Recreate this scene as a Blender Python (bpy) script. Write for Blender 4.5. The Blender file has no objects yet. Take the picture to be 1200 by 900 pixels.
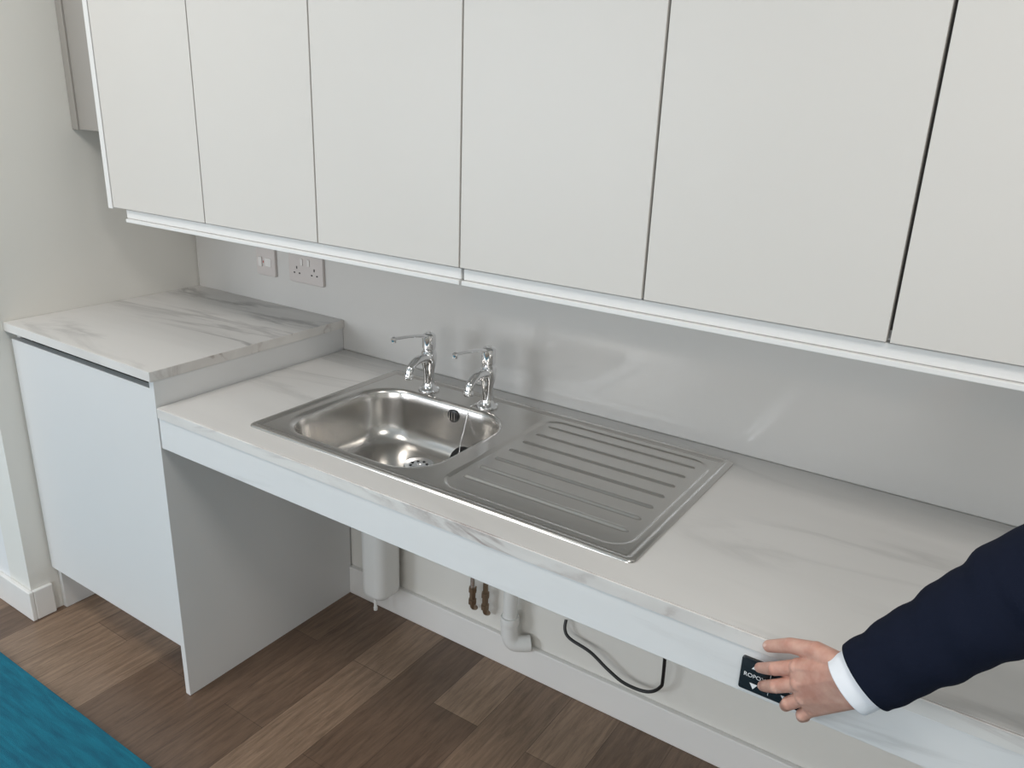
import bpy, bmesh, math, random
from mathutils import Vector, Matrix
random.seed(3)
D=bpy.data; S=bpy.context.scene
COL=S.collection

# ---------------------------------------------------------------- helpers
def empty(name):
    e=D.objects.new(name,None); COL.objects.link(e); e.empty_display_size=.05; return e
def obj(name,verts,faces,mat,parent=None,smooth=False,bevel=0,seg=2):
    me=D.meshes.new(name); me.from_pydata([tuple(v) for v in verts],[],faces); me.update()
    bm=bmesh.new(); bm.from_mesh(me); bmesh.ops.recalc_face_normals(bm,faces=bm.faces); bm.to_mesh(me); bm.free()
    o=D.objects.new(name,me); COL.objects.link(o)
    if mat: me.materials.append(mat)
    if parent: o.parent=parent
    if smooth:
        for p in me.polygons: p.use_smooth=True
    if bevel:
        m=o.modifiers.new('b','BEVEL'); m.width=bevel; m.segments=seg; m.limit_method='ANGLE'
    return o
def box(name,x0,x1,y0,y1,z0,z1,mat,parent=None,bevel=0):
    v=[(x,y,z) for x in(x0,x1) for y in(y0,y1) for z in(z0,z1)]
    f=[(0,1,3,2),(4,6,7,5),(0,4,5,1),(2,3,7,6),(0,2,6,4),(1,5,7,3)]
    return obj(name,v,f,mat,parent,bevel=bevel)
def rr(x0,x1,y0,y1,r,K=12,M=10):
    """rounded rectangle, constant point count, CCW"""
    r=max(min(r,(x1-x0)/2-1e-4,(y1-y0)/2-1e-4),1e-4); pts=[]
    cs=[(x1-r,y1-r,0),(x0+r,y1-r,90),(x0+r,y0+r,180),(x1-r,y0+r,270)]
    arcs=[]
    for cx,cy,a in cs:
        arcs.append([(cx+r*math.cos(math.radians(a+90*i/K)),cy+r*math.sin(math.radians(a+90*i/K))) for i in range(K+1)])
    for i in range(4):
        pts+=arcs[i]; a=arcs[i][-1]; b=arcs[(i+1)%4][0]
        pts+=[(a[0]+(b[0]-a[0])*j/M,a[1]+(b[1]-a[1])*j/M) for j in range(1,M)]
    return pts
def rings(name,R,mat,parent,cap0=False,cap1=False,closed=True,smooth=True):
    n=len(R[0]); v=[p for r in R for p in r]; f=[]
    for i in range(len(R)-1):
        for j in range(n if closed else n-1):
            k=(j+1)%n; f.append((i*n+j,i*n+k,(i+1)*n+k,(i+1)*n+j))
    if cap0: f.append(tuple(range(n)))
    if cap1: f.append(tuple((len(R)-1)*n+j for j in range(n)))
    return obj(name,v,f,mat,parent,smooth)
def lathe(name,c,prof,mat,parent,n=40,axis='z',ang=None):
    """prof list of (r,h) along axis"""
    R=[]
    for r,h in prof:
        ring=[]
        for j in range(n):
            t=2*math.pi*j/n; a,b=r*math.cos(t),r*math.sin(t)
            if ang is not None:
                p=ang@Vector((a,b,h))
            else:
                p={'z':(a,b,h),'y':(a,h,b),'x':(h,a,b)}[axis]
            ring.append((c[0]+p[0],c[1]+p[1],c[2]+p[2]))
        R.append(ring)
    o=rings(name,R,mat,parent,True,True)
    return autosm(o)
def autosm(o,deg=38):
    m=o.data
    bm=bmesh.new(); bm.from_mesh(m)
    for e in bm.edges:
        if len(e.link_faces)==2 and e.calc_face_angle(0)>math.radians(deg): e.smooth=False
    bm.to_mesh(m); bm.free(); return o
def tube(name,pts,rad,mat,parent,n=20,flat=1.0,sub=6,caps=True):
    """swept tube through pts (Catmull-Rom), rad float or list"""
    P=[Vector(p) for p in pts]; rs=rad if isinstance(rad,(list,tuple)) else [rad]*len(P)
    Q=[];RR=[]
    for i in range(len(P)-1):
        p0=P[max(i-1,0)];p1=P[i];p2=P[i+1];p3=P[min(i+2,len(P)-1)]
        for s in range(sub):
            t=s/sub
            Q.append(.5*((2*p1)+(p2-p0)*t+(2*p0-5*p1+4*p2-p3)*t*t+(3*p1-p0-3*p2+p3)*t**3)); RR.append(rs[i]*(1-t)+rs[i+1]*t)
    Q.append(P[-1]);RR.append(rs[-1])
    R=[];N=None
    for i,q in enumerate(Q):
        d=(Q[min(i+1,len(Q)-1)]-Q[max(i-1,0)]).normalized()
        if N is None:
            N=Vector((0,0,1)) if abs(d.z)<.9 else Vector((1,0,0))
        N=(N-d*N.dot(d)).normalized(); B=d.cross(N)
        R.append([q+B*RR[i]*math.cos(2*math.pi*j/n)+N*RR[i]*flat*math.sin(2*math.pi*j/n) for j in range(n)])
    return autosm(rings(name,R,mat,parent,caps,caps),60)

# ---------------------------------------------------------------- materials
def new(name):
    m=D.materials.new(name); m.use_nodes=True; nt=m.node_tree; b=nt.nodes['Principled BSDF']; return m,nt,b
def N(nt,t,**k):
    n=nt.nodes.new(t)
    for a,v in k.items():
        if a in n.inputs.keys(): n.inputs[a].default_value=v
        else: setattr(n,a,v)
    return n
def simple(name,col,rough=.5,metal=0,coat=0,bump=0,bscale=200,var=0):
    m,nt,b=new(name); b.inputs['Base Color'].default_value=(*col,1); b.inputs['Roughness'].default_value=rough
    b.inputs['Metallic'].default_value=metal; b.inputs['Coat Weight'].default_value=coat
    tc=N(nt,'ShaderNodeTexCoord'); no=N(nt,'ShaderNodeTexNoise',Scale=bscale,Detail=3.0); nt.links.new(tc.outputs['Object'],no.inputs['Vector'])
    if bump:
        bp=N(nt,'ShaderNodeBump',Strength=bump,Distance=.001); nt.links.new(no.outputs['Fac'],bp.inputs['Height']); nt.links.new(bp.outputs['Normal'],b.inputs['Normal'])
    n2=N(nt,'ShaderNodeTexNoise',Scale=3.0,Detail=2.0); nt.links.new(tc.outputs['Object'],n2.inputs['Vector'])
    r=N(nt,'ShaderNodeValToRGB'); v=var or .015
    r.color_ramp.elements[0].color=(*[c*(1-v) for c in col],1); r.color_ramp.elements[1].color=(*[min(1,c*(1+v)) for c in col],1)
    nt.links.new(n2.outputs['Fac'],r.inputs['Fac']); nt.links.new(r.outputs['Color'],b.inputs['Base Color'])
    return m
M_wall=simple('wall_paint',(.76,.745,.70),.75,bump=.15)
M_nib=simple('wall_paint_daylit',(.80,.80,.80),.75,bump=.15)  # same wall paint, with the cool daylight on the nib mixed into its colour
M_ceil=simple('ceiling_paint',(.85,.85,.84),.9)
M_trim=simple('trim_gloss',(.82,.81,.79),.35)
M_door=simple('door_matt_white',(.63,.605,.568),.42)
M_carc=simple('carcass_white',(.75,.745,.73),.45)
M_lower=simple('base_door_white',(.70,.70,.695),.4)
M_filler=simple('filler_greige',(.33,.31,.285),.5)
M_dark=simple('shadow_gap_dark',(.05,.045,.04),.6)
M_splash=simple('splashback_gloss',(.59,.58,.56),.11)
M_sock=simple('socket_plastic',(.58,.54,.52),.3)
M_sock2=simple('socket_rocker',(.72,.70,.68),.25)
M_black=simple('black_rubber',(.012,.012,.013),.35)
M_panel=simple('control_panel_black',(.015,.017,.02),.25)
M_white=simple('print_white',(.85,.85,.85),.5)
M_plast=simple('white_plastic',(.80,.80,.78),.35)
M_brass=simple('tarnished_brass',(.26,.19,.13),.38,metal=.85,var=.35)
M_chrome=simple('chrome',(.82,.82,.83),.07,metal=1)
M_glass=simple('window_frame_white',(.8,.8,.8),.4)

def steel():
    m,nt,b=new('brushed_steel'); b.inputs['Metallic'].default_value=1
    tc=N(nt,'ShaderNodeTexCoord'); mp=N(nt,'ShaderNodeMapping'); mp.inputs['Scale'].default_value=(2,30,30)
    no=N(nt,'ShaderNodeTexNoise',Scale=2.0,Detail=2.0)
    nt.links.new(tc.outputs['Object'],mp.inputs['Vector']); nt.links.new(mp.outputs['Vector'],no.inputs['Vector'])
    b.inputs['Roughness'].default_value=.23
    r=N(nt,'ShaderNodeValToRGB'); r.color_ramp.elements[0].color=(.61,.59,.565,1); r.color_ramp.elements[1].color=(.65,.63,.605,1)
    nt.links.new(no.outputs['Fac'],r.inputs['Fac']); nt.links.new(r.outputs['Color'],b.inputs['Base Color'])
    return m
M_steel=steel()

def marble(name,base,vein,rot,scale=1.0,amt=1.0):
    m,nt,b=new(name); L=nt.links.new
    b.inputs['Roughness'].default_value=.33
    tc=N(nt,'ShaderNodeTexCoord'); mp=N(nt,'ShaderNodeMapping'); mp.inputs['Rotation'].default_value=rot; mp.inputs['Scale'].default_value=(scale*.6,scale*2.4,scale*2.4)
    L(tc.outputs['Object'],mp.inputs['Vector'])
    w=N(nt,'ShaderNodeTexNoise',Scale=1.5,Detail=7.0,Roughness=.58,Distortion=.8); L(mp.outputs['Vector'],w.inputs['Vector'])
    s=N(nt,'ShaderNodeMath',operation='SUBTRACT'); s.inputs[1].default_value=.5; L(w.outputs['Fac'],s.inputs[0])
    a=N(nt,'ShaderNodeMath',operation='ABSOLUTE'); L(s.outputs[0],a.inputs[0])
    r=N(nt,'ShaderNodeValToRGB'); e=r.color_ramp.elements; e[0].position=0; e[0].color=(1,1,1,1); e[1].position=.04; e[1].color=(0,0,0,1)
    L(a.outputs[0],r.inputs['Fac'])
    c=N(nt,'ShaderNodeTexNoise',Scale=2.0,Detail=3.0); L(mp.outputs['Vector'],c.inputs['Vector'])
    r2=N(nt,'ShaderNodeValToRGB'); r2.color_ramp.elements[0].position=.42; r2.color_ramp.elements[1].position=.66; L(c.outputs['Fac'],r2.inputs['Fac'])
    mu=N(nt,'ShaderNodeMath',operation='MULTIPLY'); L(r.outputs['Color'],mu.inputs[0]); L(r2.outputs['Color'],mu.inputs[1])
    c3=N(nt,'ShaderNodeTexNoise',Scale=1.3,Detail=4.0,Distortion=.8); L(mp.outputs['Vector'],c3.inputs['Vector'])
    r3=N(nt,'ShaderNodeValToRGB'); r3.color_ramp.elements[0].position=.42; r3.color_ramp.elements[1].position=.74; L(c3.outputs['Fac'],r3.inputs['Fac'])
    m1=N(nt,'ShaderNodeMath',operation='MULTIPLY'); m1.inputs[1].default_value=.34*amt; L(r3.outputs['Color'],m1.inputs[0])
    m2=N(nt,'ShaderNodeMath',operation='MULTIPLY_ADD'); m2.inputs[1].default_value=.75*amt; L(mu.outputs[0],m2.inputs[0]); L(m1.outputs[0],m2.inputs[2]); m2.use_clamp=True
    mx=N(nt,'ShaderNodeMix',data_type='RGBA'); L(m2.outputs[0],mx.inputs['Factor'])
    mx.inputs[6].default_value=(*base,1); mx.inputs[7].default_value=(*vein,1)
    L(mx.outputs[2],b.inputs['Base Color'])
    return m
M_marb=marble('marble_laminate_raised',(.68,.665,.645),(.30,.29,.285),(0,0,math.radians(28)),1.15,1.1)
M_marbT=marble('marble_laminate',(.68,.665,.645),(.36,.35,.34),(0,0,math.radians(24)),.9,.72)
M_marbE=marble('marble_laminate_edge',(.72,.70,.67),(.36,.31,.29),(0,math.radians(22),math.radians(20)),2.2,1.2)
M_marbF=marble('marble_laminate_fascia',(.73,.73,.725),(.48,.47,.46),(0,math.radians(-30),math.radians(10)),1.2,.8)

def wood():
    m,nt,b=new('oak_vinyl_planks'); L=nt.links.new
    b.inputs['Roughness'].default_value=.38
    tc=N(nt,'ShaderNodeTexCoord'); mp=N(nt,'ShaderNodeMapping'); mp.inputs['Rotation'].default_value=(0,0,math.radians(90)); mp.inputs['Location'].default_value=(.31,.05,0)
    L(tc.outputs['Object'],mp.inputs['Vector'])
    br=N(nt,'ShaderNodeTexBrick',offset=.37,offset_frequency=2); br.inputs['Scale'].default_value=1; br.inputs['Brick Width'].default_value=.9; br.inputs['Row Height'].default_value=.15
    br.inputs['Mortar Size'].default_value=.0008; br.inputs['Mortar Smooth'].default_value=.3; br.inputs['Bias'].default_value=0
    br.inputs['Color1'].default_value=(.145,.092,.062,1); br.inputs['Color2'].default_value=(.35,.245,.17,1); br.inputs['Mortar'].default_value=(.08,.05,.035,1)
    L(mp.outputs['Vector'],br.inputs['Vector'])
    mp2=N(nt,'ShaderNodeMapping'); mp2.inputs['Scale'].default_value=(34,3.2,1); L(tc.outputs['Object'],mp2.inputs['Vector'])
    g=N(nt,'ShaderNodeTexNoise',Scale=2.0,Detail=10.0,Roughness=.75,Distortion=.5); L(mp2.outputs['Vector'],g.inputs['Vector'])
    r=N(nt,'ShaderNodeValToRGB'); r.color_ramp.elements[0].position=.34; r.color_ramp.elements[0].color=(.50,.47,.44,1); r.color_ramp.elements[1].position=.66; r.color_ramp.elements[1].color=(1.18,1.16,1.14,1)
    L(g.outputs['Fac'],r.inputs['Fac'])
    mx=N(nt,'ShaderNodeMix',data_type='RGBA',blend_type='MULTIPLY'); mx.inputs['Factor'].default_value=.9
    L(br.outputs['Color'],mx.inputs[6]); L(r.outputs['Color'],mx.inputs[7]); L(mx.outputs[2],b.inputs['Base Color'])
    bp=N(nt,'ShaderNodeBump',Strength=.12,Distance=.001); L(g.outputs['Fac'],bp.inputs['Height']); L(bp.outputs['Normal'],b.inputs['Normal'])
    return m
M_wood=wood()
def rugm():
    m,nt,b=new('teal_carpet'); L=nt.links.new; b.inputs['Roughness'].default_value=.95
    tc=N(nt,'ShaderNodeTexCoord'); mp=N(nt,'ShaderNodeMapping'); mp.inputs['Scale'].default_value=(3,25,1); L(tc.outputs['Object'],mp.inputs['Vector'])
    g=N(nt,'ShaderNodeTexNoise',Scale=2.0,Detail=6.0,Roughness=.7); L(mp.outputs['Vector'],g.inputs['Vector'])
    r=N(nt,'ShaderNodeValToRGB'); r.color_ramp.elements[0].position=.3; r.color_ramp.elements[0].color=(.0,.085,.15,1); r.color_ramp.elements[1].position=.75; r.color_ramp.elements[1].color=(.005,.20,.29,1)
    L(g.outputs['Fac'],r.inputs['Fac']); L(r.outputs['Color'],b.inputs['Base Color'])
    f=N(nt,'ShaderNodeTexNoise',Scale=500.0); L(tc.outputs['Object'],f.inputs['Vector'])
    bp=N(nt,'ShaderNodeBump',Strength=.6,Distance=.003); L(f.outputs['Fac'],bp.inputs['Height']); L(bp.outputs['Normal'],b.inputs['Normal'])
    return m
M_rug=rugm()

# ---------------------------------------------------------------- room
ZC=2.6; XL=-.671; YN=-.69
box('floor',-4,4,-5,.0,-.05,0,M_wood)
box('ceiling',-4,4,-5,.0,ZC,ZC+.05,M_ceil)
box('wall_back',XL,4,0,.12,0,ZC,M_wall)
box('wall_left',XL-.12,XL,YN,.12,0,ZC,M_wall)
box('wall_nib',-4,XL-.12,YN,YN+.12,0,ZC,M_nib)
box('wall_right',4,4.12,-5,.12,0,ZC,M_wall)
box('wall_far_left',-4.12,-4,-5,YN+.12,0,ZC,M_wall)
wf=empty('wall_front')
wins=[(-2.9,-.6),(.6,3.2)]
xs=[-4.12]+[a for w in wins for a in w]+[4.12]
for i in range(0,len(xs),2):
    box('pier_%d'%i,xs[i],xs[i+1],-5.12,-5,0,ZC,M_wall,wf)
for i,(a,b_) in enumerate(wins):
    box('sill_%d'%i,a,b_,-5.12,-5,0,.9,M_wall,wf); box('head_%d'%i,a,b_,-5.12,-5,2.25,ZC,M_wall,wf)
    w=empty('window_%d'%(i+1))
    box('frame_bottom',a,b_,-5.08,-5.03,.9,.95,M_glass,w);box('frame_top',a,b_,-5.08,-5.03,2.2,2.25,M_glass,w)
    n=3
    for k in range(n+1):
        x=a+(b_-a-.05)*k/n; box('mullion_%d'%k,x,x+.05,-5.08,-5.03,.95,2.2,M_glass,w)
box('baseboard_back',0,4,-.016,0,0,.1,M_trim,bevel=.003)
bl=empty('baseboard_left')
box('nib_run',-4,XL+.014,YN-.014,YN,0,.1,M_trim,bl,.003)
box('return_run',XL,XL+.014,YN,-.632,0,.1,M_trim,bl,.003)

box('splashback',XL+.004,3.6,-.0045,-.0005,.845,1.25,M_splash)

# ---------------------------------------------------------------- base cabinet
bc=empty('base_cabinet')
box('side_panel',-.018,0,-.625,-.006,0,.909,M_lower,bc,.001)
box('left_panel',XL+.002,XL+.02,-.605,-.006,0,.909,M_lower,bc,.001)
box('carcass',XL+.02,-.018,-.595,-.006,.152,.85,M_carc,bc)
box('grip_channel',XL+.02,-.018,-.575,-.56,.85,.909,M_dark,bc)
box('plinth',XL+.02,-.018,-.50,-.48,0,.15,M_lower,bc)
box('door',XL+.008,-.0195,-.623,-.601,.152,.886,M_lower,bc,.0015)
box('worktop_slab',XL+.001,.002,-.632,-.006,.909,.934,M_marb,bc,.001)
box('worktop_edge_front',XL+.001,.003,-.634,-.632,.9095,.9335,M_marbE,bc)
box('worktop_edge_side',.002,.004,-.634,-.006,.9095,.9335,M_marbE,bc)

# ---------------------------------------------------------------- worktop with cut-out
wt=empty('worktop'); ZW=.843; X1=3.4
def slab_hole(name,xs,ys,z0,z1,mat,parent):
    v=[];idx={};f=[]
    for k,z in enumerate((z0,z1)):
        for i,x in enumerate(xs):
            for j,y in enumerate(ys): idx[i,j,k]=len(v); v.append((x,y,z))
    for i in range(3):
        for j in range(3):
            if (i,j)==(1,1): continue
            for k in(0,1): f.append((idx[i,j,k],idx[i+1,j,k],idx[i+1,j+1,k],idx[i,j+1,k]))
    def q(a,b_): f.append((idx[(*a,0)],idx[(*b_,0)],idx[(*b_,1)],idx[(*a,1)]))
    for i in range(3): q((i,0),(i+1,0)); q((i,3),(i+1,3)); q((0,i),(0,i+1)); q((3,i),(3,i+1))
    q((1,1),(2,1));q((2,1),(2,2));q((2,2),(1,2));q((1,2),(1,1))
    return obj(name,v,f,mat,parent)
slab_hole('top',[.0045,.266,1.207,X1],[-.623,-.553,-.072,-.006],ZW-.025,ZW,M_marbT,wt)
box('edge_strip',.0045,X1,-.627,-.623,ZW-.026,ZW-.0005,M_marbE,wt,.0012)
box('fascia',.0045,X1,-.624,-.604,ZW-.105,ZW-.0275,M_marbF,wt,.001)
box('end_panel',X1,X1+.018,-.625,-.018,0,ZW,M_lower,wt)

# ---------------------------------------------------------------- wall cabinets
uc=empty('wall_cabinet'); ZB=1.243; ZT=1.98; YU=-.38
gaps=[-.49]+[-.09+.4*k for k in range(0,8)]
for k in range(len(gaps)-1):
    w=.0018 if k!=4 and k!=5 else .0026
    box('door_%d'%(k+1),gaps[k]+w,gaps[k+1]-w,YU,YU+.019,ZB,ZT,M_door,uc,.0012)
box('end_panel',-.510,-.4905,YU-.002,-.006,ZB-.004,ZT+.01,M_carc,uc,.001)
xe=gaps[-1]
box('carcass',-.489,xe,YU+.022,-.006,ZB+.012,ZT,M_carc,uc)
for k in range(1,len(gaps)-1): box('gap_shadow_%d'%k,gaps[k]-.01,gaps[k]+.01,YU+.0195,YU+.0215,ZB+.015,ZT,M_dark,uc)
box('light_rail_a',-.445,.708,YU+.010,YU+.03,ZB-.026,ZB-.003,M_carc,uc,.002)
box('light_rail_lip_a',-.44,.708,YU+.002,YU+.03,ZB-.036,ZB-.0265,M_carc,uc,.0015)
box('light_rail_b',.714,xe,YU+.010,YU+.03,ZB-.026,ZB-.003,M_carc,uc,.002)
box('light_rail_lip_b',.714,xe,YU+.002,YU+.03,ZB-.036,ZB-.0265,M_carc,uc,.0015)
box('underside',-.445,xe,YU+.03,-.006,ZB-.01,ZB+.012,M_carc,uc)
fl=empty('boxed_in_duct')
box('front_panel',XL+.03,-.512,-.36,-.342,1.44,ZC-.005,M_filler,fl,.001)
box('scribe_strip',XL+.001,XL+.03,-.365,-.345,1.44,ZC-.005,M_filler,fl,.001)
box('bottom_panel',XL+.001,-.512,-.345,-.002,1.44,1.458,M_filler,fl)

# ---------------------------------------------------------------- sink
sk=empty('stainless_steel_sink')
SX0,SX1,SY0,SY1=.254,1.219,-.565,-.060
R=[]
for ins,h in [(0,.0004),(.0006,.0028),(.003,.0045),(.009,.0048),(.0125,.0042),(.0155,.0016),(.019,.0012),(.0225,.002)]:
    R.append([(x,y,ZW+h) for x,y in rr(SX0+ins,SX1-ins,SY0+ins,SY1-ins,.016-ins*.5)])
rings('rim',R,M_steel,sk)
PZ=ZW+.002
BX0,BX1,BY0,BY1=.302,.718,-.522,-.165
px0,px1,py0,py1=SX0+.022,.745,SY0+.022,SY1-.022
R=[[(x,y,PZ) for x,y in rr(px0,px1,py0,py1,.002)]]
for ins,h,rd in [(-.016,0,.11),(-.011,.0003,.105),(-.006,-.0006,.10),(-.001,-.004,.097),(.002,-.010,.095),(.004,-.03,.093),(.007,-.06,.091),(.011,-.09,.09),(.016,-.107,.088),(.024,-.122,.085),(.035,-.131,.08),(.048,-.1355,.07),(.056,-.137,.06)]:
    R.append([(x,y,PZ+h) for x,y in rr(BX0+ins,BX1-ins,BY0+ins,BY1-ins,rd)])
last=R[-1]; dc=(.505,-.262)
for t in (.35,.7,1):
    ring=[]
    for x,y,z in last:
        a=math.atan2(y-dc[1],x-dc[0]); tx,ty=dc[0]+.030*math.cos(a),dc[1]+.030*math.sin(a)
        ring.append((x*(1-t)+tx*t,y*(1-t)+ty*t,PZ-.137-.003*t))
    R.append(ring)
rings('bowl',R,M_steel,sk,False,True)
def sdrr(x,y,x0,x1,y0,y1,r):
    qx=abs(x-(x0+x1)/2)-(x1-x0)/2+r; qy=abs(y-(y0+y1)/2)-(y1-y0)/2+r
    return math.hypot(max(qx,0),max(qy,0))+min(max(qx,qy),0)-r
def ss(a,b,x):
    t=max(0,min(1,(x-a)/(b-a))); return t*t*(3-2*t)
ribs=[-.135-.0545*i for i in range(7)]
def hz(x,y):
    s=sdrr(x,y,.768,1.19,-.53,-.095,.05)
    z=-.0035*(1-ss(-.008,0,s))
    for ry in ribs:
        dx=max(0,.80-x,x-1.155); d=math.hypot(dx,y-ry)
        z+=.0035*(1-ss(.001,.008,d))
    return z
nx,ny=220,280; v=[];f=[]
ax0,ax1,ay0,ay1=.745,SX1-.0222,SY0+.0222,SY1-.0222
for i in range(nx+1):
    for j in range(ny+1):
        x=ax0+(ax1-ax0)*i/nx; y=ay0+(ay1-ay0)*j/ny; v.append((x,y,PZ+hz(x,y)))
for i in range(nx):
    for j in range(ny):
        a=i*(ny+1)+j; f.append((a,a+ny+1,a+ny+2,a+1))
obj('drainer',v,f,M_steel,sk,True)
bz=PZ-.140
lathe('waste_flange',(dc[0],dc[1],bz),[(.012,-.012),(.012,.0005),(.016,.0002),(.026,.001),(.034,.003),(.0365,.0035),(.038,.001)],M_chrome,sk)
for k in range(8):
    a=k*math.pi/4
    lathe('waste_slot_%d'%k,(dc[0]+.020*math.cos(a),dc[1]+.020*math.sin(a),bz),[(.0038,.0),(.0038,.0022)],M_black,sk,12)
lathe('waste_screw',(dc[0],dc[1],bz),[(.005,0),(.005,.002),(.003,.003)],M_chrome,sk,16)
lathe('overflow',(.54,BY1-.004,ZW-.027),[(.017,0.0),(.017,-.003),(.013,-.005)],M_black,sk,28,'y')
for k in range(3):
    box('overflow_bar_%d'%k,.530+.008*k,.532+.008*k,BY1-.0105,BY1-.008,ZW-.037,ZW-.017,M_chrome,sk)
pl=Vector((.604,-.220,.738)); prot=Matrix.Rotation(math.radians(38),3,'X')
lathe('plug',pl,[(.020,-.009),(.0245,.0),(.028,.003),(.028,.006),(.022,.008),(.006,.009),(.005,.014)],M_black,sk,40,ang=prot)
pt=pl+prot@Vector((0,0,.016))
tube('plug_ring',[pt+Vector((-.004,0,-.002)),pt+Vector((0,-.002,.003)),pt+Vector((.004,0,-.002))],.001,M_chrome,sk,8)
cp=[(.585,-.108,PZ+.006),(.583,-.13,PZ+.0035),(.582,-.155,PZ+.002),(.583,-.169,PZ-.012),(.585,-.185,PZ-.05),(.592,-.208,PZ-.075),tuple(pt)]
cu=tube('chain_core',cp,.0007,M_chrome,sk,6)
P=[Vector(p) for p in cp]; acc=[]
for i in range(len(P)-1):
    n=max(1,int((P[i+1]-P[i]).length/.0042))
    for s in range(n): acc.append(P[i].lerp(P[i+1],s/n))
bm=bmesh.new()
for q in acc: bmesh.ops.create_icosphere(bm,subdivisions=2,radius=.0018,matrix=Matrix.Translation(q))
me=D.meshes.new('chain_beads'); bm.to_mesh(me); bm.free(); me.materials.append(M_chrome)
for p in me.polygons: p.use_smooth=True
cb=D.objects.new('chain_beads',me); COL.objects.link(cb); cb.parent=sk
lathe('chain_stay',(.585,-.108,PZ),[(.008,0),(.008,.003),(.004,.006)],M_chrome,sk,20)

# ---------------------------------------------------------------- taps
def tap(name,x,y,k=1.1):
    e=empty(name); z=PZ
    q=lambda L:[(r*1.03,h*k) for r,h in L]
    lathe('body',(x,y,z),q([(.0255,0),(.0262,.002),(.025,.005),(.019,.007),(.0155,.012),(.0135,.022),(.0135,.045),(.0155,.058),(.0185,.068),(.0195,.078),(.0195,.092),(.0175,.099),(.0150,.101),(.0150,.105),(.0172,.107),(.0172,.134),(.0165,.139),(.012,.143),(.004,.1445)]),M_chrome,e)
    g=lambda L:[(x,y+a,z+b*k) for a,b in L]
    tube('spout',g([(-.008,.084),(-.032,.087),(-.056,.083),(-.074,.071),(-.079,.060)]),[.0155,.0125,.0115,.011,.0105],M_chrome,e,24,.85)
    lathe('spout_outlet',(x,y-.079,z+.048*k),[(.0085,0),(.0115,.0005),(.0118,.012),(.0105,.014)],M_chrome,e,28)
    tube('lever',g([(-.004,.132),(-.025,.141),(-.075,.150),(-.130,.156)]),[.009,.0062,.0052,.0050],M_chrome,e,20,.7)
    lathe('lever_tip',(x,y-.133,z+.147*k),[(.002,-.001),(.0062,.001),(.0068,.007),(.006,.013),(.002,.015)],M_chrome,e,20)
    lathe('indicator_cap',(x,y,z+.1435*k),[(.006,0),(.0055,.0018),(.002,.0024)],M_plast,e,20)
    return e
tap('pillar_tap',.424,-.124,1.07); tap('pillar_tap',.611,-.126,1.07)

# ---------------------------------------------------------------- sockets
def plate(e,x0,x1,z0,z1,y=-.0048,t=.009):
    R=[]
    for ins,dy in[(0,0),(0,-.006),(.0015,-.0085),(.004,-.009)]:
        R.append([(x,y+dy,z) for x,z in rr(x0+ins,x1-ins,z0+ins,z1-ins,.006)])
    autosm(rings('plate',R,M_sock,e,False,True))
def holes(e,cx,cz,y=-.0138):
    box('earth_slot',cx-.002,cx+.002,y-.0006,y+.002,cz+.006,cz+.014,M_black,e)
    for s in(-1,1): box('pin_slot',cx+s*.011-.003,cx+s*.011+.003,y-.0006,y+.002,cz-.008,cz-.004,M_black,e)
e=empty('fused_switch'); plate(e,-.359,-.273,1.020,1.106)
box('rocker',-.345,-.330,-.018,-.012,1.048,1.078,M_sock2,e,.001); box('fuse_holder',-.318,-.290,-.0155,-.012,1.05,1.076,M_sock2,e,.001)
box('indicator',-.3265,-.3235,-.0146,-.0125,1.060,1.066,simple('neon_red',(.5,.03,.02),.3),e)
e=empty('double_socket'); plate(e,-.212,-.066,1.020,1.106)
holes(e,-.176,1.056);holes(e,-.102,1.056)
box('rocker_1',-.158,-.149,-.017,-.012,1.075,1.095,M_sock2,e,.001); box('rocker_2',-.129,-.120,-.017,-.012,1.075,1.095,M_sock2,e,.001)

# ---------------------------------------------------------------- under worktop items
e=empty('lifting_column')
R=[]
for ins,h in [(.02,.108),(.008,.110),(.002,.117),(0,.128),(0,.742)]:
    R.append([(x,y,h) for x,y in rr(.146+ins,.240-ins,-.122+ins,-.020-ins,.032-ins*.5)])
autosm(rings('housing',R,M_plast,e,True,True),60)
lathe('foot_rod',(.180,-.085,.045),[(.003,0),(.006,.002),(.0065,.012),(.005,.014),(.005,.065)],M_plast,e,18)
e=empty('waste_pipe')
tube('down_pipe',[(.655,-.05,.74),(.655,-.05,.5),(.655,-.05,.3),(.655,-.05,.17)],.020,M_plast,e,28)
tube('elbow',[(.655,-.05,.185),(.656,-.05,.145),(.668,-.045,.122),(.69,-.03,.118),(.705,-.017,.118)],.0235,M_plast,e,28)
lathe('collar',(.655,-.05,.18),[(.025,0),(.026,.003),(.026,.024),(.025,.027)],M_plast,e,28)
e=empty('copper_pipe')
for i,x in enumerate((.515,.56)):
    tube('riser_%d'%i,[(x,-.035,.74),(x,-.035,.5),(x,-.035,.21)],.0075,M_brass if i else M_chrome,e,16)
    lathe('valve_nut_%d'%i,(x,-.035,.19),[(.009,-.01),(.0125,-.008),(.0125,.006),(.0095,.008),(.0095,.03),(.0125,.032),(.0125,.046),(.009,.048)],M_brass,e,6)
    tube('tail_%d'%i,[(x,-.035,.185),(x,-.033,.17),(x,-.022,.160),(x,-.017,.159)],.0075,M_brass,e,16)
e=empty('black_cable')
tube('flex',[(.815,-.018,.245),(.82,-.03,.222),(.84,-.035,.205),(.905,-.04,.195),(.96,-.04,.165),(1.01,-.04,.146),(1.07,-.04,.150),(1.105,-.04,.18),(1.112,-.045,.23),(1.11,-.06,.45),(1.11,-.065,.74)],.0045,M_black,e,12)

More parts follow.
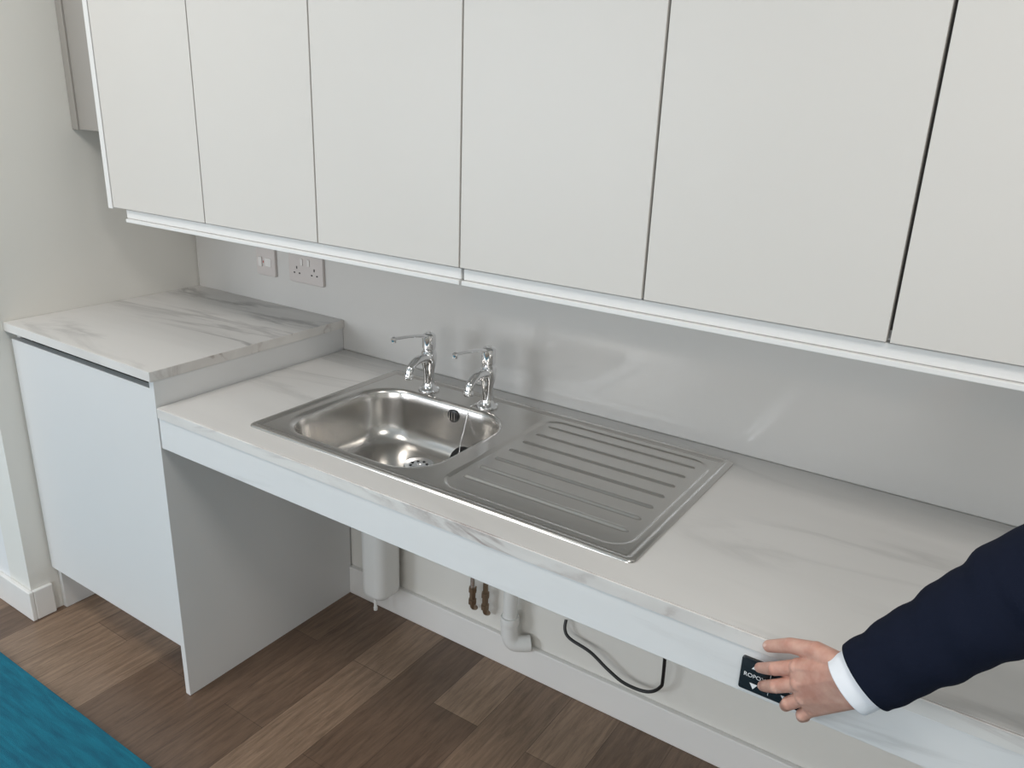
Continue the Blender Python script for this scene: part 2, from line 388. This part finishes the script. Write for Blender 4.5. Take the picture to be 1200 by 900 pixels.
# ---------------------------------------------------------------- control panel
e=empty('control_panel'); cx0,cx1,cz0,cz1=1.432,1.525,.747,.803
R=[]
for ins,dy in[(0,0),(0,-.0035),(.001,-.0045)]: R.append([(x,-.6245+dy,z) for x,z in rr(cx0+ins,cx1-ins,cz0+ins,cz1-ins,.004)])
autosm(rings('housing',R,M_panel,e,True,True))
yy=-.6293
def tri(n,cx,cz,s,up):
    d=1 if up else -1
    obj(n,[(cx-s,yy,cz-d*s*.8),(cx+s,yy,cz-d*s*.8),(cx,yy,cz+d*s*.8)],[(0,1,2)],M_white,e)
tri('arrow_up',cx0+.022,cz1-.011,.006,True); tri('arrow_down',cx0+.022,cz0+.011,.006,False)
tri('arrow_up_2',cx0+.068,cz1-.011,.006,True); tri('arrow_down_2',cx0+.068,cz0+.011,.006,False)
box('divider',cx0+.044,cx0+.0446,yy-.0002,yy+.001,cz0+.006,cz1-.006,M_white,e)
for i,x in enumerate((cx0+.022,cx0+.068)):
    c=D.curves.new('label_%d'%i,'FONT'); c.body='ROPOX'; c.size=.0095; c.align_x='CENTER'; c.align_y='CENTER'; c.extrude=.0001
    o=D.objects.new('label_%d'%i,c); COL.objects.link(o); o.location=(x,yy,(cz0+cz1)/2); o.rotation_euler=(math.pi/2,0,0); c.materials.append(M_white); o.parent=e

box('rug',-3.2,3.2,-4.2,-.835,.0,.008,M_rug,bevel=.003)

# ---------------------------------------------------------------- arm & hand
def skinmat():
    m,nt,b=new('skin'); L=nt.links.new
    b.inputs['Roughness'].default_value=.48; b.inputs['Subsurface Weight'].default_value=.15; b.inputs['Subsurface Radius'].default_value=(.012,.005,.003); b.inputs['Subsurface Scale'].default_value=.5
    tc=N(nt,'ShaderNodeTexCoord'); n=N(nt,'ShaderNodeTexNoise',Scale=45.0,Detail=4.0); L(tc.outputs['Object'],n.inputs['Vector'])
    r=N(nt,'ShaderNodeValToRGB'); r.color_ramp.elements[0].position=.3; r.color_ramp.elements[0].color=(.50,.25,.19,1); r.color_ramp.elements[1].position=.7; r.color_ramp.elements[1].color=(.64,.39,.31,1)
    L(n.outputs['Fac'],r.inputs['Fac']); L(r.outputs['Color'],b.inputs['Base Color'])
    n2=N(nt,'ShaderNodeTexNoise',Scale=260.0,Detail=3.0); L(tc.outputs['Object'],n2.inputs['Vector'])
    bp=N(nt,'ShaderNodeBump',Strength=.25,Distance=.0008); L(n2.outputs['Fac'],bp.inputs['Height']); L(bp.outputs['Normal'],b.inputs['Normal'])
    return m
M_skin=skinmat()
M_nail=simple('nail',(.70,.47,.40),.25)
M_suit=simple('navy_wool',(.006,.009,.021),.9,bump=.5,bscale=1200,var=.2)
M_suit.node_tree.nodes['Principled BSDF'].inputs['Specular IOR Level'].default_value=.15
M_shirt=simple('shirt_cotton',(.80,.82,.86),.8,bump=.3,bscale=1500)
def hull_into(bm,sph):
    pts=[]
    for c,r in sph:
        t=bmesh.new(); bmesh.ops.create_icosphere(t,subdivisions=3,radius=r,matrix=Matrix.Translation(c)); pts+=[v.co.copy() for v in t.verts]; t.free()
    t=bmesh.new()
    for p in pts: t.verts.new(p)
    res=bmesh.ops.convex_hull(t,input=t.verts[:])
    dele=[v for v in t.verts if not v.link_faces]
    bmesh.ops.delete(t,geom=dele,context='VERTS')
    me=D.meshes.new('tmp'); t.to_mesh(me); t.free(); bm.from_mesh(me); D.meshes.remove(me)
def fuse(name,chains,mat,parent,vox,sm=6):
    bm=bmesh.new()
    for c in chains: hull_into(bm,c)
    me=D.meshes.new(name); bm.to_mesh(me); bm.free(); me.materials.append(mat)
    o=D.objects.new(name,me); COL.objects.link(o); o.parent=parent
    r=o.modifiers.new('r','REMESH'); r.mode='VOXEL'; r.voxel_size=vox; r.use_smooth_shade=True
    s=o.modifiers.new('s','SMOOTH'); s.factor=.5; s.iterations=sm
    return o
man=empty('businessman')
V=Vector
W=V((1.590,-.702,.880))
mcp={'i':V((1.518,-.673,.852)),'m':V((1.524,-.680,.833)),'r':V((1.533,-.679,.814)),'l':V((1.546,-.672,.797))}
tip={'i':V((1.4605,-.637,.800)),'m':V((1.469,-.637,.772)),'r':V((1.506,-.637,.755)),'l':V((1.534,-.640,.752))}
rad={'i':(.0112,.0096,.0086,.0075),'m':(.0114,.0098,.0088,.0077),'r':(.0110,.0094,.0084,.0073),'l':(.0103,.0085,.0076,.0066)}
pd={'i':(.012,.006),'m':(.014,.008),'r':(.018,.012),'l':(.018,.014)}
out=V((-.35,-.90,.25)).normalized()
ch=[]; DIR={}
wa=W+V((-.004,-.004,.017)); wb=W+V((.006,.004,-.017))
for n_,k in enumerate('imrl'):
    a,t=mcp[k],tip[k]; r=rad[k]
    p=a.lerp(t,.46)+out*pd[k][0]; d=a.lerp(t,.78)+out*pd[k][1]
    ch+=[[(a,r[0]),(p,r[1])],[(p,r[1]),(d,r[2])],[(d,r[2]),(t,r[3])]]
    ch+=[[(p+out*.0012,r[1])],[(a+out*.0030,r[0])]]          # knuckle bumps
    w0=wa.lerp(wb,n_/3)                                       # extensor tendons
    ch+=[[(w0.lerp(a,.25)+out*.0105,.005),(a+out*.0085,.0050)]]
    DIR[k]=(d,t)
ch+=[[(wa,.0165),(mcp['i'],.0125),(mcp['m'],.0120),(wb,.0165)],[(wb,.0165),(mcp['m'],.012),(mcp['r'],.012),(mcp['l'],.0112)],[(wa,.0165),(wb,.0165),(mcp['m'],.012),(mcp['r'],.012)]]
pc=V((1.556,-.668,.836)); ch+=[[(pc,.016),(wa,.015),(wb,.015),(mcp['r'],.011),(mcp['i'],.011)]]
adir=V((.632,.137,.765)).normalized()
ch+=[[(wa,.0165),(wb,.0165),(wa+adir*.05,.020),(wb+adir*.05,.020)]]
tc0=V((1.575,-.690,.892)); tm=V((1.536,-.672,.886)); ti=V((1.500,-.655,.868)); tt=V((1.4685,-.638,.842))
ch+=[[(wa,.016),(tc0,.0145),(tm,.0130),(mcp['i']+V((.02,0,0)),.011)],[(tm,.0125),(ti,.0108)],[(ti,.0108),(tt,.0088)]]
fuse('hand',ch,M_skin,man,.0010,4)
def nail(n,a,t,r,upv):
    d=(t-a).normalized(); u=(upv-d*upv.dot(d)).normalized(); s=d.cross(u)
    R=[]
    for i in range(7):
        q=i/6; w=r*.72*(1-.25*abs(q-.45)*1.2); ring=[]
        for j in range(7):
            g=(j/6-.5)*2
            ring.append(t-d*(r*.95)+d*(r*1.55*q)+s*(g*w)+u*(r*(1.02-.36*g*g)-r*.25*max(0,q-.7)*2))
        R.append(ring)
    rings('nail_'+n,R,M_nail,man,closed=False)
for k in 'imrl': nail(k,*DIR[k],rad[k][3],out)
nail('t',ti,tt,.0088,V((-.25,-.75,.6)))
def sleeve(name,pts,ra,rb,mat,n=64,thick=.0015,wr=0,ease=10):
    P=[V(p) for p in pts]; Q=[];T=[]
    m=len(P)-1
    for i in range(m):
        p0=P[max(i-1,0)];p1=P[i];p2=P[i+1];p3=P[min(i+2,m)]
        for s in range(ease):
            t=s/ease; Q.append(.5*((2*p1)+(p2-p0)*t+(2*p0-5*p1+4*p2-p3)*t*t+(3*p1-p0-3*p2+p3)*t**3)); T.append(i+t)
    Q.append(P[-1]);T.append(m)
    R=[]
    up=V((-.3,.3,.9))
    for i,q in enumerate(Q):
        d=(Q[min(i+1,len(Q)-1)]-Q[max(i-1,0)]).normalized()
        u=(up-d*up.dot(d)).normalized(); b=d.cross(u); k=int(T[i]); ft=T[i]-k; k2=min(k+1,m)
        A=ra[k]*(1-ft)+ra[k2]*ft; B=rb[k]*(1-ft)+rb[k2]*ft
        ring=[]
        for j in range(n):
            th=2*math.pi*j/n
            w=1+wr*(math.sin(T[i]*5.1+2*math.sin(th+.7))*.6+math.sin(T[i]*9.7+3*math.cos(th*1.0+1)+1)*.4)*min(1,T[i]*1.5)
            ring.append(q+u*A*w*math.sin(th)+b*B*w*math.cos(th))
        R.append(ring)
    o=rings(name,R,mat,man,False,False)
    s=o.modifiers.new('t','SOLIDIFY'); s.thickness=thick; s.offset=-1
    return o
ax=lambda s:W+adir*s
sleeve('shirt_cuff',[ax(-.008),ax(.012),ax(.03),ax(.06)],[.038,.039,.039,.039],[.030,.031,.031,.031],M_shirt,thick=.002)
E=V((1.775,-.672,1.105)); SH=V((2.02,-.93,1.36))
sleeve('jacket_sleeve',[ax(.020),ax(.07),ax(.13),ax(.19),ax(.25),E+V((.035,-.01,.035)),V((1.90,-.78,1.21)),SH],[.045,.048,.052,.057,.062,.066,.070,.078],[.038,.042,.047,.053,.058,.062,.068,.078],M_suit,thick=.003,wr=.045)
sh=lathe('sleeve_head',(SH.x,SH.y,SH.z),[(.01,-.075),(.045,-.06),(.07,-.03),(.078,0),(.07,.03),(.045,.06),(.01,.075)],M_suit,man)

# ---------------------------------------------------------------- lights
def area(name,loc,target,sx,sy,e,col):
    l=D.lights.new(name,'AREA'); l.shape='RECTANGLE'; l.size=sx; l.size_y=sy; l.energy=e; l.color=col
    o=D.objects.new(name,l); COL.objects.link(o); o.location=loc
    d=V(target)-V(loc); o.rotation_euler=d.to_track_quat('-Z','Y').to_euler(); return o
area('window_light_left',(-1.75,-4.98,1.6),(-1.2,0,1.0),2.2,1.3,68,(.89,.945,1))
area('window_light_right',(1.9,-4.98,1.6),(1.6,0,1.0),2.5,1.3,36,(1,.975,.945))
area('ceiling_light_a',(-.2,-1.45,2.57),(-.2,-1.45,0),.5,.5,14,(1,.955,.90))
area('ceiling_light_b',(2.0,-1.45,2.57),(2.0,-1.45,0),.5,.5,14,(1,.955,.90))
w=D.worlds.new('World'); S.world=w; w.use_nodes=True; w.node_tree.nodes['Background'].inputs[0].default_value=(.8,.88,1,1); w.node_tree.nodes['Background'].inputs[1].default_value=1.2
S.view_settings.view_transform='Standard'; S.view_settings.exposure=0.07

# ---------------------------------------------------------------- camera
Rm=[[.8311,.5549,.0364],[.2138,-.2584,-.9421],[-.5133,.7908,-.3334]]
cam=D.cameras.new('camera'); co=D.objects.new('camera',cam); COL.objects.link(co)
X=V(Rm[0]);Y=-V(Rm[1]);Z=-V(Rm[2])
X.normalize(); Z=(Z-X*Z.dot(X)).normalized(); Y=Z.cross(X)
m=Matrix((X,Y,Z)).transposed().to_4x4(); m.translation=V((1.673,-1.653,1.564)); co.matrix_world=m
cam.sensor_width=36; cam.lens=36*942.6/1200; cam.clip_start=.02
S.camera=co
